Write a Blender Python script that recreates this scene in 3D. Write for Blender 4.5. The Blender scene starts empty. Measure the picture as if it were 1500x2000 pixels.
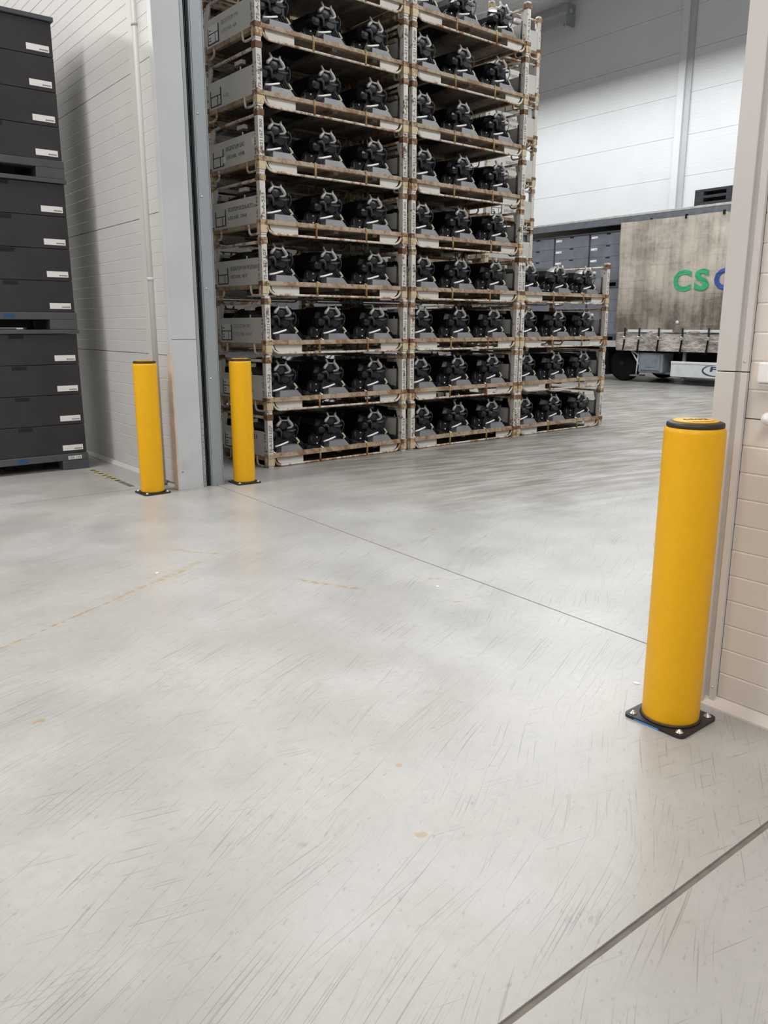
import bpy, bmesh, math, random
from mathutils import Vector, Matrix
random.seed(7)
S = bpy.context.scene
COL = S.collection
R = math.radians
PI = math.pi

# ------------------------------------------------------------------ camera
cam_d = bpy.data.cameras.new('camera'); cam = bpy.data.objects.new('camera', cam_d); COL.objects.link(cam)
cam_d.sensor_fit = 'VERTICAL'; cam_d.sensor_height = 36.0; cam_d.lens = 36.0 * 1565.0 / 2000.0
cam_d.clip_start = 0.05; cam_d.clip_end = 200
_p = math.atan2(364.0, 1565.0); _w = R(38.3)
_f = Vector((-math.cos(_w) * math.cos(_p), math.sin(_w) * math.cos(_p), -math.sin(_p)))
cam.location = (0, 0, 1.5)
cam.rotation_euler = _f.to_track_quat('-Z', 'Y').to_euler()
S.camera = cam

# ------------------------------------------------------------------ world, lights, exposure
W = bpy.data.worlds.new('world'); S.world = W; W.use_nodes = True
W.node_tree.nodes['Background'].inputs[0].default_value = (0.9, 0.95, 1.0, 1)
W.node_tree.nodes['Background'].inputs[1].default_value = 0.5
W.cycles.sampling_method = 'NONE'
S.view_settings.view_transform = 'Standard'; S.view_settings.look = 'None'
S.view_settings.gamma = 1.0; S.view_settings.use_curve_mapping = False
S.view_settings.exposure = 0.5

def area(name, loc, sx, sy, power, col=(1, 1, 1), rot=(0, 0, 0)):
    l = bpy.data.lights.new(name, 'AREA'); l.shape = 'RECTANGLE'; l.size = sx; l.size_y = sy
    l.energy = power; l.color = col
    o = bpy.data.objects.new(name, l); COL.objects.link(o); o.location = loc; o.rotation_euler = rot
    return o
# hall lamps under the roof, in rows (near hall, then the loading hall beyond the doorway)
for x in (-20, -7, 3):
    area('hall_lamp', (x, -5.0, 8.6), 2.2, 11.0, 680, (1.0, 0.975, 0.94))
for x in (-22, -10, -1):
    area('hall_lamp', (x, 10.5, 9.6), 2.6, 12.0, 800, (0.95, 0.98, 1.0))
area('hall_lamp', (-14, 21.4, 9.6), 22.0, 1.6, 640, (0.95, 0.98, 1.0))
cy = S.cycles
cy.max_bounces = 4; cy.diffuse_bounces = 3; cy.glossy_bounces = 2; cy.transmission_bounces = 1; cy.transparent_max_bounces = 2
cy.caustics_reflective = False; cy.caustics_refractive = False

# ------------------------------------------------------------------ material helpers
MATS = {}
class NT:
    def __init__(s, name):
        s.m = bpy.data.materials.new(name); s.m.use_nodes = True
        s.t = s.m.node_tree; s.b = s.t.nodes['Principled BSDF']; s.o = s.t.nodes['Material Output']
    def n(s, typ, **kw):
        nd = s.t.nodes.new(typ)
        for k, v in kw.items():
            if k in nd.inputs.keys(): nd.inputs[k].default_value = v
            else: setattr(nd, k, v)
        return nd
    def l(s, a, b): s.t.links.new(a, b)
    def pos(s, obj=False):
        if obj: return s.n('ShaderNodeTexCoord').outputs['Object']
        return s.n('ShaderNodeNewGeometry').outputs['Position']
    def mapping(s, vec, loc=(0, 0, 0), rot=(0, 0, 0), scale=(1, 1, 1)):
        if any(rot):                                   # turn first, then stretch
            r = s.n('ShaderNodeMapping'); s.l(vec, r.inputs[0]); r.inputs['Rotation'].default_value = rot; vec = r.outputs[0]; rot = (0, 0, 0)
        m = s.n('ShaderNodeMapping'); s.l(vec, m.inputs[0])
        m.inputs['Location'].default_value = loc; m.inputs['Rotation'].default_value = rot; m.inputs['Scale'].default_value = scale
        return m.outputs[0]
    flat = False
    def noise(s, vec, scale, detail=4, rough=0.55):
        n = s.n('ShaderNodeTexNoise'); n.noise_dimensions = '2D' if s.flat else '3D'; s.l(vec, n.inputs['Vector'])
        n.inputs['Scale'].default_value = scale; n.inputs['Detail'].default_value = detail; n.inputs['Roughness'].default_value = rough
        return n.outputs['Fac']
    def ramp(s, fac, a, b, ca=0.0, cb=1.0):
        r = s.n('ShaderNodeMapRange'); r.interpolation_type = 'SMOOTHSTEP'; s.l(fac, r.inputs['Value'])
        r.inputs['From Min'].default_value = a; r.inputs['From Max'].default_value = b
        r.inputs['To Min'].default_value = ca; r.inputs['To Max'].default_value = cb
        return r.outputs[0]
    def math(s, op, a, b=None, c=None):
        m = s.n('ShaderNodeMath', operation=op)
        for i, v in enumerate((a, b, c)):
            if v is None: continue
            if isinstance(v, (int, float)): m.inputs[i].default_value = v
            else: s.l(v, m.inputs[i])
        return m.outputs[0]
    def mix(s, fac, a, b, blend='MIX'):
        m = s.n('ShaderNodeMix', data_type='RGBA', blend_type=blend)
        for i, v in ((0, fac), (6, a), (7, b)):
            if isinstance(v, (int, float)): m.inputs[i].default_value = v
            elif isinstance(v, tuple): m.inputs[i].default_value = (*v, 1)
            else: s.l(v, m.inputs[i])
        return m.outputs[2]
    def bump(s, h, strength=0.2, dist=0.01):
        b = s.n('ShaderNodeBump'); s.l(h, b.inputs['Height'])
        b.inputs['Strength'].default_value = strength; b.inputs['Distance'].default_value = dist
        s.l(b.outputs[0], s.b.inputs['Normal'])
    def col(s, c):
        if isinstance(c, tuple): s.b.inputs['Base Color'].default_value = (*c, 1)
        else: s.l(c, s.b.inputs['Base Color'])
    def set(s, **kw):
        for k, v in kw.items():
            k = k.replace('_', ' ')
            if isinstance(v, (int, float)): s.b.inputs[k].default_value = v
            else: s.l(v, s.b.inputs[k])

def srgb(r, g, b):
    f = lambda c: (c / 255 / 12.92) if c / 255 <= 0.04045 else ((c / 255 + 0.055) / 1.055) ** 2.4
    return (f(r), f(g), f(b))

def plain(name, col, rough=0.5, metal=0.0, var=0.12, scale=6.0, bump=0.0, spec=0.5):
    """solid colour with a little procedural mottling"""
    k = NT(name); p = k.pos()
    n = k.noise(p, scale, 2)
    f = k.ramp(n, 0.3, 0.7)
    k.col(k.mix(f, tuple(c * (1 - var) for c in col), tuple(min(1, c * (1 + var)) for c in col)))
    k.set(Roughness=rough, Metallic=metal); k.b.inputs['Specular IOR Level'].default_value = spec
    if bump: k.bump(k.noise(p, scale * 12, 2), bump, 0.005)
    MATS[name] = k.m
    return k.m

def rusty(name, paint, rust, lo, hi, scale=7.0, rough=0.6, fine=45.0):
    k = NT(name); p = k.pos()
    n = k.noise(p, scale, 3, 0.65); n2 = k.noise(p, fine, 2, 0.6)
    st = k.noise(k.mapping(p, scale=(14, 14, 2.2)), 1.6, 3)
    mixv = k.math('ADD', k.math('MULTIPLY', n, 0.5), k.math('ADD', k.math('MULTIPLY', n2, 0.28), k.math('MULTIPLY', st, 0.22)))
    f = k.ramp(mixv, lo, hi)
    dirt = k.ramp(k.noise(p, 2.3, 4), 0.35, 0.7)
    base = k.mix(k.math('MULTIPLY', dirt, 0.35), paint, tuple(c * 0.72 for c in paint))
    rc = k.mix(n2, tuple(c * 0.45 for c in rust), tuple(min(1, c * 1.35) for c in rust))
    k.col(k.mix(f, base, rc)); k.set(Roughness=rough)
    MATS[name] = k.m

def build_materials():
    # concrete floor
    k = NT('concrete'); k.flat = True; p = k.pos()
    big = k.noise(p, 0.35, 1); mid = k.noise(p, 1.7, 3, 0.55); fine = k.noise(p, 22, 3, 0.65); grain = k.noise(k.mapping(p, rot=(0, 0, R(62)), scale=(24, 70, 1)), 1.0, 2, 0.6)
    base = k.mix(k.ramp(mid, 0.2, 0.8), (0.375, 0.367, 0.352), (0.455, 0.448, 0.432))
    base = k.mix(k.ramp(big, 0.35, 0.7, 0, 0.45), base, (0.405, 0.392, 0.37))
    base = k.mix(k.ramp(fine, 0.35, 0.75, 0.0, 0.28), base, (0.33, 0.325, 0.315))
    base = k.mix(k.ramp(grain, 0.645, 0.80, 0, 0.42), base, (0.20, 0.195, 0.185))
    # scuffs and tyre scratches in several directions
    sc = None
    warp = k.noise(p, 0.7, 1)
    patch = k.noise(p, 1.1, 2, 0.6)
    for i, (ang, sx, sy, lo, hi, amt) in enumerate(((66, 1.3, 170, 0.66, 0.76, 0.50), (57, 2.4, 140, 0.68, 0.78, 0.42), (78, 1.1, 190, 0.68, 0.78, 0.46),
                                             (104, 3.4, 130, 0.71, 0.80, 0.42))):
        wv = k.mapping(p, loc=(3.1 * i, 1.7 * i, 0), rot=(0, 0, R(ang)), scale=(sx, sy, 1))
        va = k.n('ShaderNodeVectorMath', operation='ADD'); k.l(wv, va.inputs[0])
        cx = k.n('ShaderNodeCombineXYZ'); k.l(k.math('MULTIPLY', warp, 24.0 - 7 * i), cx.inputs[1]); k.l(cx.outputs[0], va.inputs[1])
        s1 = k.ramp(k.noise(va.outputs[0], 1.0, 1, 0.5), lo, hi, 0, amt)
        lo2 = 0.38 + 0.05 * (i % 3)
        s1 = k.math('MULTIPLY', s1, k.ramp(patch, lo2, lo2 + 0.2) if i % 2 == 0 else k.ramp(patch, lo2 + 0.25, lo2))
        sc = s1 if sc is None else k.math('MAXIMUM', sc, s1)
    base = k.mix(sc, base, (0.135, 0.13, 0.125))
    # darker, worn traffic lane in front of the steel crates
    sep = k.n('ShaderNodeSeparateXYZ'); k.l(p, sep.inputs[0])
    wear = k.math('MULTIPLY', k.ramp(sep.outputs[1], 3.6, 6.0), k.ramp(sep.outputs[0], -3.5, -5.2))
    wst = k.noise(k.mapping(p, rot=(0, 0, R(8)), scale=(9.0, 1.1, 1)), 1.0, 3, 0.65)
    base = k.mix(k.math('MULTIPLY', wear, k.ramp(wst, 0.34, 0.66, 0.10, 0.85)), base, (0.20, 0.172, 0.14))
    # brown stains, long drag line and drops
    def seg(ax, ay, bx, by, wid):
        dx, dy = bx - ax, by - ay; L = math.hypot(dx, dy); ux, uy = dx / L, dy / L
        x = k.math('SUBTRACT', sep.outputs[0], ax); y = k.math('SUBTRACT', sep.outputs[1], ay)
        t = k.math('ADD', k.math('MULTIPLY', x, ux), k.math('MULTIPLY', y, uy))
        d = k.math('ABSOLUTE', k.math('ADD', k.math('SUBTRACT', k.math('MULTIPLY', x, -uy), k.math('MULTIPLY', y, -ux)), k.math('MULTIPLY', k.math('SUBTRACT', mid, 0.5), wid * 3)))
        inside = k.math('MULTIPLY', k.ramp(t, 0, 0.15), k.ramp(t, L, L - 0.15))
        return k.math('MULTIPLY', k.ramp(d, wid, 0), inside)
    st = seg(-3.80, 0.50, -4.62, 2.10, 0.018)
    st = k.math('MAXIMUM', st, seg(-4.05, 2.45, -3.48, 2.68, 0.030))
    st = k.math('MAXIMUM', st, k.math('MULTIPLY', seg(-5.15, 2.10, -4.70, 2.42, 0.035), 0.7))
    st = k.math('MAXIMUM', st, k.math('MULTIPLY', seg(-4.25, 1.40, -4.75, 2.25, 0.05), 0.6))
    st = k.math('MAXIMUM', st, seg(-3.56, 3.05, -3.40, 3.20, 0.025))
    drops = k.ramp(k.noise(p, 9.0, 2, 0.4), 0.80, 0.83)
    dz = k.math('MULTIPLY', drops, k.ramp(k.noise(p, 0.5, 1), 0.48, 0.62))
    st = k.math('MAXIMUM', k.math('MULTIPLY', st, k.ramp(fine, 0.35, 0.6)), k.math('MULTIPLY', dz, 0.7))
    base = k.mix(k.math('MULTIPLY', st, 0.9), base, (0.38, 0.25, 0.11))
    sm = k.math('MAXIMUM', seg(-2.37, 0.86, -2.27, 0.96, 0.05), k.math('MAXIMUM', seg(-1.10, 1.42, -1.02, 1.60, 0.06), seg(-1.86, 1.05, -1.74, 1.16, 0.025)))
    base = k.mix(k.math('MULTIPLY', sm, k.ramp(grain, 0.46, 0.58, 0, 0.6)), base, (0.12, 0.115, 0.11))
    k.col(base)
    k.set(Roughness=k.ramp(mid, 0.3, 0.7, 0.285, 0.38)); k.b.inputs['Specular IOR Level'].default_value = 0.5
    k.bump(fine, 0.06, 0.003)
    MATS['concrete'] = k.m

    plain('joint_filler', (0.17, 0.150, 0.135), 0.9, var=0.15, scale=11)
    plain('wall_white', (0.56, 0.555, 0.545), 0.42, var=0.03, scale=1.5)
    plain('wall_cream', (0.66, 0.61, 0.565), 0.42, var=0.03, scale=1.5)
    plain('wall_far', (0.78, 0.785, 0.79), 0.5, var=0.02, scale=1.0)
    plain('wall_core', (0.22, 0.215, 0.21), 0.8)
    plain('cladding', (0.52, 0.53, 0.54), 0.35, var=0.03, scale=2)
    plain('cladding_warm', (0.58, 0.555, 0.535), 0.38, var=0.03, scale=2)
    plain('dull_edge', (0.56, 0.47, 0.40), 0.6, var=0.1, scale=5)
    plain('ceiling_white', (0.72, 0.72, 0.72), 0.8)
    k = NT('galvanised'); p = k.pos(); v = k.n('ShaderNodeTexVoronoi'); k.l(p, v.inputs['Vector']); v.inputs['Scale'].default_value = 140
    k.col(k.mix(k.ramp(v.outputs['Color'], 0.1, 0.9), (0.30, 0.325, 0.345), (0.335, 0.36, 0.38))); k.set(Metallic=0.3, Roughness=0.45); MATS['galvanised'] = k.m
    plain('track_black', (0.006, 0.0065, 0.008), 0.5)
    # bollards
    k = NT('yellow_plastic'); p = k.pos(); n = k.noise(p, 30, 3)
    k.col(k.mix(k.ramp(n, 0.3, 0.7), (0.78, 0.40, 0.006), (0.81, 0.425, 0.008))); k.set(Roughness=0.42); k.b.inputs['Specular IOR Level'].default_value = 0.3; k.bump(n, 0.03, 0.002); MATS['yellow_plastic'] = k.m
    plain('black_rubber', (0.018, 0.017, 0.019), 0.5)
    plain('cap_print', (0.05, 0.04, 0.02), 0.6)
    plain('zinc_bolt', (0.72, 0.72, 0.70), 0.28, metal=0.9)
    plain('blue_film', (0.05, 0.28, 0.68), 0.5)
    # crates
    rusty('crate_paint', (0.63, 0.60, 0.545), (0.20, 0.085, 0.03), 0.60, 0.68)
    rusty('crate_post', (0.66, 0.625, 0.565), (0.16, 0.07, 0.03), 0.54, 0.605, scale=9, fine=38)
    rusty('crate_rail', (0.37, 0.30, 0.205), (0.22, 0.10, 0.032), 0.44, 0.60)
    rusty('crate_tube', (0.66, 0.60, 0.51), (0.33, 0.15, 0.045), 0.47, 0.58)
    rusty('crate_rust', (0.50, 0.38, 0.23), (0.15, 0.066, 0.028), 0.43, 0.53, fine=60, scale=4)
    rusty('crate_ochre', (0.60, 0.49, 0.31), (0.27, 0.12, 0.04), 0.50, 0.60, scale=4)
    rusty('crate_strut', (0.50, 0.35, 0.15), (0.27, 0.12, 0.035), 0.42, 0.58)
    plain('crate_panel', (0.60, 0.58, 0.54), 0.5, var=0.05, scale=2.5)
    rusty('crate_under', (0.24, 0.21, 0.175), (0.16, 0.085, 0.04), 0.45, 0.62)
    plain('stencil_ink', (0.10, 0.10, 0.105), 0.7)
    plain('stencil_faded', (0.30, 0.30, 0.29), 0.7)
    plain('stencil_black', (0.02, 0.02, 0.025), 0.7)
    plain('paper', (0.78, 0.77, 0.75), 0.7, var=0.03)
    plain('orange_film', (0.75, 0.16, 0.04), 0.5)
    # car parts
    plain('part_black', (0.006, 0.0062, 0.008), 0.30, var=0.3, scale=14)
    plain('part_dark', (0.013, 0.0125, 0.016), 0.40, var=0.3, scale=18)
    plain('part_matt', (0.010, 0.010, 0.012), 0.6, var=0.2, scale=14, spec=0.35)
    plain('part_grey', (0.04, 0.04, 0.045), 0.45, var=0.2, scale=18)
    plain('part_alloy', (0.36, 0.355, 0.335), 0.42, metal=0.25, var=0.15, scale=22)
    plain('part_rod', (0.86, 0.85, 0.82), 0.25, metal=0.2, var=0.03)
    plain('part_clip', (0.55, 0.53, 0.36), 0.5)
    plain('tray_plastic', (0.20, 0.196, 0.205), 0.42, var=0.08)
    # boxes and pallets
    plain('box_plastic', (0.029, 0.0265, 0.031), 0.55, var=0.12, scale=3)
    plain('pallet_plastic', (0.075, 0.084, 0.092), 0.5, var=0.1, scale=4)
    plain('pallet_dark', (0.03, 0.033, 0.038), 0.55, var=0.1, scale=4)
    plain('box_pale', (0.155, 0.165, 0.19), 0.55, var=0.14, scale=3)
    plain('label_white', (0.86, 0.86, 0.86), 0.6, var=0.02)
    plain('print_black', (0.03, 0.03, 0.035), 0.7)
    plain('sticker_blue', (0.02, 0.075, 0.20), 0.45)
    plain('slot_black', (0.008, 0.008, 0.010), 0.8)
    # trailer
    k = NT('tarpaulin'); p = k.pos()
    sepz = k.n('ShaderNodeSeparateXYZ'); k.l(p, sepz.inputs[0])
    n = k.noise(p, 1.1, 5, 0.65); st = k.noise(k.mapping(p, scale=(7, 1, 0.35)), 1.0, 5, 0.65); n3 = k.noise(p, 9, 4, 0.7)
    ln = k.noise(k.mapping(p, scale=(0.6, 1, 16)), 1.0, 3, 0.6)
    grime = k.math('ADD', k.math('ADD', k.ramp(n, 0.35, 0.7, 0, 0.5), k.ramp(st, 0.40, 0.68, 0, 0.24)), k.math('ADD', k.ramp(n3, 0.45, 0.75, 0, 0.18), k.ramp(ln, 0.55, 0.7, 0, 0.2)))
    spray = k.ramp(k.math('ADD', sepz.outputs[2], k.math('MULTIPLY', n, 0.7)), 3.3, 1.9, 0, 0.55)      # road spray caked on the lower half
    g = k.math('MINIMUM', k.math('ADD', grime, spray), 1.0)
    k.col(k.mix(g, (0.58, 0.515, 0.435), (0.13, 0.103, 0.083))); k.set(Roughness=0.42); k.bump(n, 0.3, 0.05); MATS['tarpaulin'] = k.m
    k = NT('tarp_flap'); p = k.pos(); n = k.noise(k.mapping(p, scale=(1, 1, 2.5)), 2.4, 4, 0.65); n2 = k.noise(p, 9, 3)
    k.col(k.mix(k.ramp(n, 0.35, 0.65), (0.22, 0.18, 0.155), (0.50, 0.45, 0.41))); k.set(Roughness=0.22); k.bump(k.math('ADD', n, k.math('MULTIPLY', n2, 0.4)), 0.9, 0.09); MATS['tarp_flap'] = k.m
    plain('trailer_grey', (0.13, 0.14, 0.155), 0.5)
    plain('trailer_alu', (0.50, 0.49, 0.47), 0.45, metal=0.2)
    plain('trailer_black', (0.008, 0.009, 0.012), 0.7, spec=0.25)
    plain('tyre', (0.006, 0.006, 0.007), 0.9, spec=0.15)
    plain('guard_white', (0.62, 0.63, 0.64), 0.4, var=0.06)
    plain('toolbox_grey', (0.20, 0.23, 0.26), 0.45)
    plain('lamp_red', (0.50, 0.012, 0.02), 0.3)
    plain('logo_green', (0.03, 0.36, 0.15), 0.5)
    plain('logo_blue', (0.03, 0.075, 0.30), 0.5)
    plain('logo_navy', (0.03, 0.04, 0.10), 0.5)
    plain('tape_yellow', (0.52, 0.45, 0.12), 0.6)
    plain('tape_grey', (0.14, 0.14, 0.135), 0.7)
    plain('device_white', (0.82, 0.80, 0.80), 0.35, var=0.02)
build_materials()

# ------------------------------------------------------------------ mesh helpers
class MB:
    def __init__(s): s.v = []; s.f = []; s.sm = []
    def add(s, vs, fs, smooth=False):
        o = len(s.v); s.v += [tuple(v) for v in vs]; s.f += [tuple(i + o for i in f) for f in fs]; s.sm += [smooth] * len(fs)
        return s
    def box(s, x0, x1, y0, y1, z0, z1, bev=0.0):
        if bev <= 0:
            vs = [(x0, y0, z0), (x1, y0, z0), (x1, y1, z0), (x0, y1, z0), (x0, y0, z1), (x1, y0, z1), (x1, y1, z1), (x0, y1, z1)]
            return s.add(vs, [(0, 3, 2, 1), (4, 5, 6, 7), (0, 1, 5, 4), (1, 2, 6, 5), (2, 3, 7, 6), (3, 0, 4, 7)])
        bm = bmesh.new(); bmesh.ops.create_cube(bm, size=1.0)
        for v in bm.verts:
            v.co = Vector(((x0 + x1) / 2 + v.co.x * (x1 - x0), (y0 + y1) / 2 + v.co.y * (y1 - y0), (z0 + z1) / 2 + v.co.z * (z1 - z0)))
        bmesh.ops.bevel(bm, geom=bm.edges[:], offset=bev, segments=2, profile=0.5, affect='EDGES')
        return s.bm(bm)
    def bm(s, bm, smooth=False):
        bm.verts.index_update()
        s.add([v.co[:] for v in bm.verts], [[v.index for v in f.verts] for f in bm.faces], smooth); bm.free(); return s
    def prism(s, poly, axis, a, b):
        """polygon (2D) extruded along axis from a to b; poly in the other two axes in cyclic order"""
        def P(u, v, w):
            return {0: (w, u, v), 1: (v, w, u), 2: (u, v, w)}[axis]
        n = len(poly)
        vs = [P(u, v, a) for u, v in poly] + [P(u, v, b) for u, v in poly]
        fs = [tuple(range(n))[::-1], tuple(range(n, 2 * n))] + [(i, (i + 1) % n, n + (i + 1) % n, n + i) for i in range(n)]
        return s.add(vs, fs)
    def tube(s, pts, r, n=8, caps=True):
        pts = [Vector(p) for p in pts]; rings = []
        t0 = (pts[1] - pts[0]).normalized()
        up = Vector((0, 0, 1)) if abs(t0.z) < 0.9 else Vector((1, 0, 0))
        nx = t0.cross(up).normalized()
        vs = []
        for i, p in enumerate(pts):
            if i == 0: t = pts[1] - p
            elif i == len(pts) - 1: t = p - pts[i - 1]
            else: t = (pts[i + 1] - p).normalized() + (p - pts[i - 1]).normalized()
            t.normalize(); nx = (nx - t * nx.dot(t)).normalized(); ny = t.cross(nx)
            rr = r[i] if isinstance(r, (list, tuple)) else r
            for k in range(n):
                a = 2 * PI * k / n; vs.append(p + (nx * math.cos(a) + ny * math.sin(a)) * rr)
        fs = []
        for i in range(len(pts) - 1):
            for k in range(n):
                fs.append((i * n + k, i * n + (k + 1) % n, (i + 1) * n + (k + 1) % n, (i + 1) * n + k))
        s.add(vs, fs, True)
        if caps:
            o = len(s.v) - len(vs)
            s.f.append(tuple(o + k for k in range(n))[::-1]); s.sm.append(False)
            s.f.append(tuple(o + (len(pts) - 1) * n + k for k in range(n))); s.sm.append(False)
        return s
    def lathe(s, prof, c=(0, 0, 0), n=40, axis=(0, 0, 1)):
        ax = Vector(axis).normalized(); q = Vector((0, 0, 1)).rotation_difference(ax); vs = []; fs = []
        for r, z in prof:
            for k in range(n):
                a = 2 * PI * k / n
                vs.append(Vector(c) + q @ Vector((r * math.cos(a), r * math.sin(a), z)))
        for i in range(len(prof) - 1):
            for k in range(n):
                fs.append((i * n + k, i * n + (k + 1) % n, (i + 1) * n + (k + 1) % n, (i + 1) * n + k))
        s.add(vs, fs, True)
        o = len(s.v) - len(vs)
        if prof[0][0] > 1e-6: s.f.append(tuple(o + k for k in range(n))[::-1]); s.sm.append(False)
        if prof[-1][0] > 1e-6: s.f.append(tuple(o + (len(prof) - 1) * n + k for k in range(n))); s.sm.append(False)
        return s
    def mesh(s, name):
        m = bpy.data.meshes.new(name); m.from_pydata(s.v, [], s.f); m.update()
        m.polygons.foreach_set('use_smooth', s.sm)
        bm = bmesh.new(); bm.from_mesh(m); bmesh.ops.recalc_face_normals(bm, faces=bm.faces[:]); bm.to_mesh(m); bm.free()
        return m

def obj(name, mb, mat, parent=None, loc=None, label=None):
    m = mb if isinstance(mb, bpy.types.Mesh) else mb.mesh(name)
    if not m.materials: m.materials.append(MATS[mat])
    o = bpy.data.objects.new(name, m); COL.objects.link(o)
    if parent: o.parent = parent
    if loc: o.location = loc
    if label: o['label'] = label
    return o
def tag(o, label, cat, group=None):
    o['label'] = label; o['category'] = cat
    if group: o['group'] = group
    return o
def thing(name, label, cat, loc=(0, 0, 0), rz=0.0, group=None):
    o = bpy.data.objects.new(name, None); COL.objects.link(o); o.location = loc; o.rotation_euler = (0, 0, rz)
    o.empty_display_size = 0.1
    return tag(o, label, cat, group)
def copy_tree(o, parent=None):
    c = o.copy(); COL.objects.link(c); c.parent = parent
    for ch in list(o.children): copy_tree(ch, c)
    return c
def struct(name, mb, mat):
    o = obj(name, mb, mat); o['kind'] = 'structure'; return o

def text_mb(body, O, U, V, width=None, height=0.1, ext=0.0008, bold=0.0):
    """lettering as a thin mesh: origin O (lower left), U along the line, V up"""
    c = bpy.data.curves.new('lettering', 'FONT'); c.body = body; c.size = 1.0; c.extrude = 0.02; c.offset = bold; c.resolution_u = 3
    t = bpy.data.objects.new('lettering_tmp', c); COL.objects.link(t)
    dg = bpy.context.evaluated_depsgraph_get(); dg.update()
    me = bpy.data.meshes.new_from_object(t.evaluated_get(dg))
    xs = [v.co.x for v in me.vertices]; ys = [v.co.y for v in me.vertices]
    x0, x1, y0, y1 = min(xs), max(xs), min(ys), max(ys)
    sy = height / (y1 - y0); sx = (width / (x1 - x0)) if width else sy
    O, U, V = Vector(O), Vector(U).normalized(), Vector(V).normalized(); N = U.cross(V)
    mb = MB()
    mb.add([O + U * (v.co.x - x0) * sx + V * (v.co.y - y0) * sy + N * (v.co.z / 0.02 * ext) for v in me.vertices], [tuple(p.vertices) for p in me.polygons])
    bpy.data.objects.remove(t); bpy.data.meshes.remove(me); bpy.data.curves.remove(c)
    return mb

def nth(i): return ('bottom', 'second', 'third', 'fourth', 'fifth', 'sixth', 'seventh', 'eighth', 'ninth', 'tenth')[i]

# ------------------------------------------------------------------ floor
fl = struct('floor', MB().box(-44, 9, -16, 25.2, -0.30, -0.005), 'joint_filler')
def yj(x): return 3.436 - (x + 6.88) * 0.0385
XB = [-44, -37.8, -31.6, -25.5, -19.4, -13.35, -7.27, -0.985, 9]
YB = [lambda x: -16.0, lambda x: -9.0, lambda x: -2.8, yj, lambda x: yj(x) + 6.3, lambda x: yj(x) + 12.6, lambda x: 25.2]
for i in range(len(XB) - 1):
    for j in range(len(YB) - 1):
        g = 0.005
        a, b = XB[i] + (0.010 if i == 7 else g), XB[i + 1] - (0.010 if i == 6 else g)
        q = [(a, YB[j](a) + g), (b, YB[j](b) + g), (b, YB[j + 1](b) - g), (a, YB[j + 1](a) - g)]
        obj('concrete_slab', MB().prism(q, 2, -0.06, 0.0), 'concrete', fl)

# ------------------------------------------------------------------ walls
def panel_mesh(x0, x1, y_front, z0, z1, pitch, facing=-1, thick=0.05):
    """sandwich panel with fine horizontal grooves, cross-section (y, z) run along x"""
    pts = [(y_front - facing * thick, z0), (y_front, z0)]
    nz = max(1, round((z1 - z0) / pitch)); h = (z1 - z0) / nz
    for i in range(1, nz):
        z = z0 + i * h
        pts += [(y_front, z - 0.005), (y_front - facing * 0.0022, z - 0.001), (y_front - facing * 0.0022, z + 0.001), (y_front, z + 0.005)]
    pts += [(y_front, z1), (y_front - facing * thick, z1)]
    return MB().prism(pts, 0, x0, x1)

# left part of the partition wall (left of the doorway)
wl = struct('wall_left', MB().box(-44, -7.03, 3.16, 3.30, 0, 12.5), 'wall_core')
zs = [0.05, 1.237, 2.47, 3.705, 4.94, 6.17]
for i in range(5):
    obj('wall_panel', panel_mesh(-44, -7.50, 3.11, zs[i] + 0.003, zs[i + 1] - 0.003, 0.112), 'wall_white', wl)
    obj('wall_panel', panel_mesh(-7.27, -7.03, 3.06, zs[i] + 0.003, zs[i + 1] - 0.003, 0.112, thick=0.1), 'wall_white', wl)
obj('wall_panel', MB().box(-44, -7.03, 3.11, 3.16, 6.173, 12.5), 'wall_white', wl)
obj('cover_strip', MB().box(-7.56, -7.345, 3.085, 3.16, 0.05, 6.2, 0.004), 'wall_white', wl)
obj('pipe', MB().tube([(-7.305, 3.06, 0.02), (-7.305, 3.06, 6.2)], 0.036, 16), 'wall_white', wl)
for z in (1.9, 4.0):
    obj('pipe_clamp', MB().tube([(-7.305, 3.06, z), (-7.305, 3.06, z + 0.03)], 0.042, 16), 'wall_white', wl)
bl = struct('baseboard_left', MB().prism([(3.16, 0), (3.075, 0), (3.075, 0.012), (3.10, 0.05), (3.16, 0.05)], 0, -44, -7.03), 'wall_white')
# reveal of the doorway: cladding sheets (each a sheet), dented bottom sheet, corner edge, guide track
jl = struct('trim_1', MB().box(-7.03, -6.965, 3.062, 3.30, 0, 5.0), 'wall_core')
def sheet(z0, z1, dent):
    mb = MB(); ny, nz = 14, 34 if dent else 6
    vs = []
    for side in (0, 1):
        for j in range(nz + 1):
            for i in range(ny + 1):
                y = 3.056 + (3.298 - 3.056) * i / ny; z = z0 + (z1 - z0) * j / nz
                d = 0.0
                if dent:
                    d += -0.016 * math.exp(-((y - 3.10) / 0.05) ** 2 - ((z - 0.17) / 0.09) ** 2)
                    d += 0.010 * math.exp(-((y - 3.20) / 0.03) ** 2 - ((z - 0.36) / 0.06) ** 2)
                    d += -0.008 * math.exp(-((y - 3.16) / 0.04) ** 2 - ((z - 0.42) / 0.05) ** 2)
                    d += 0.007 * math.exp(-((y - 3.13) / 0.03) ** 2 - ((z - 0.27) / 0.03) ** 2)
                vs.append((-6.95 + d - (0.006 if side else 0), y, z))
    n1 = (ny + 1) * (nz + 1); fs = []
    for j in range(nz):
        for i in range(ny):
            a = j * (ny + 1) + i
            fs.append((a, a + 1, a + ny + 2, a + ny + 1)); fs.append((n1 + a, n1 + a + ny + 1, n1 + a + ny + 2, n1 + a + 1))
    mb.add(vs, fs, True)
    return mb
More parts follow.
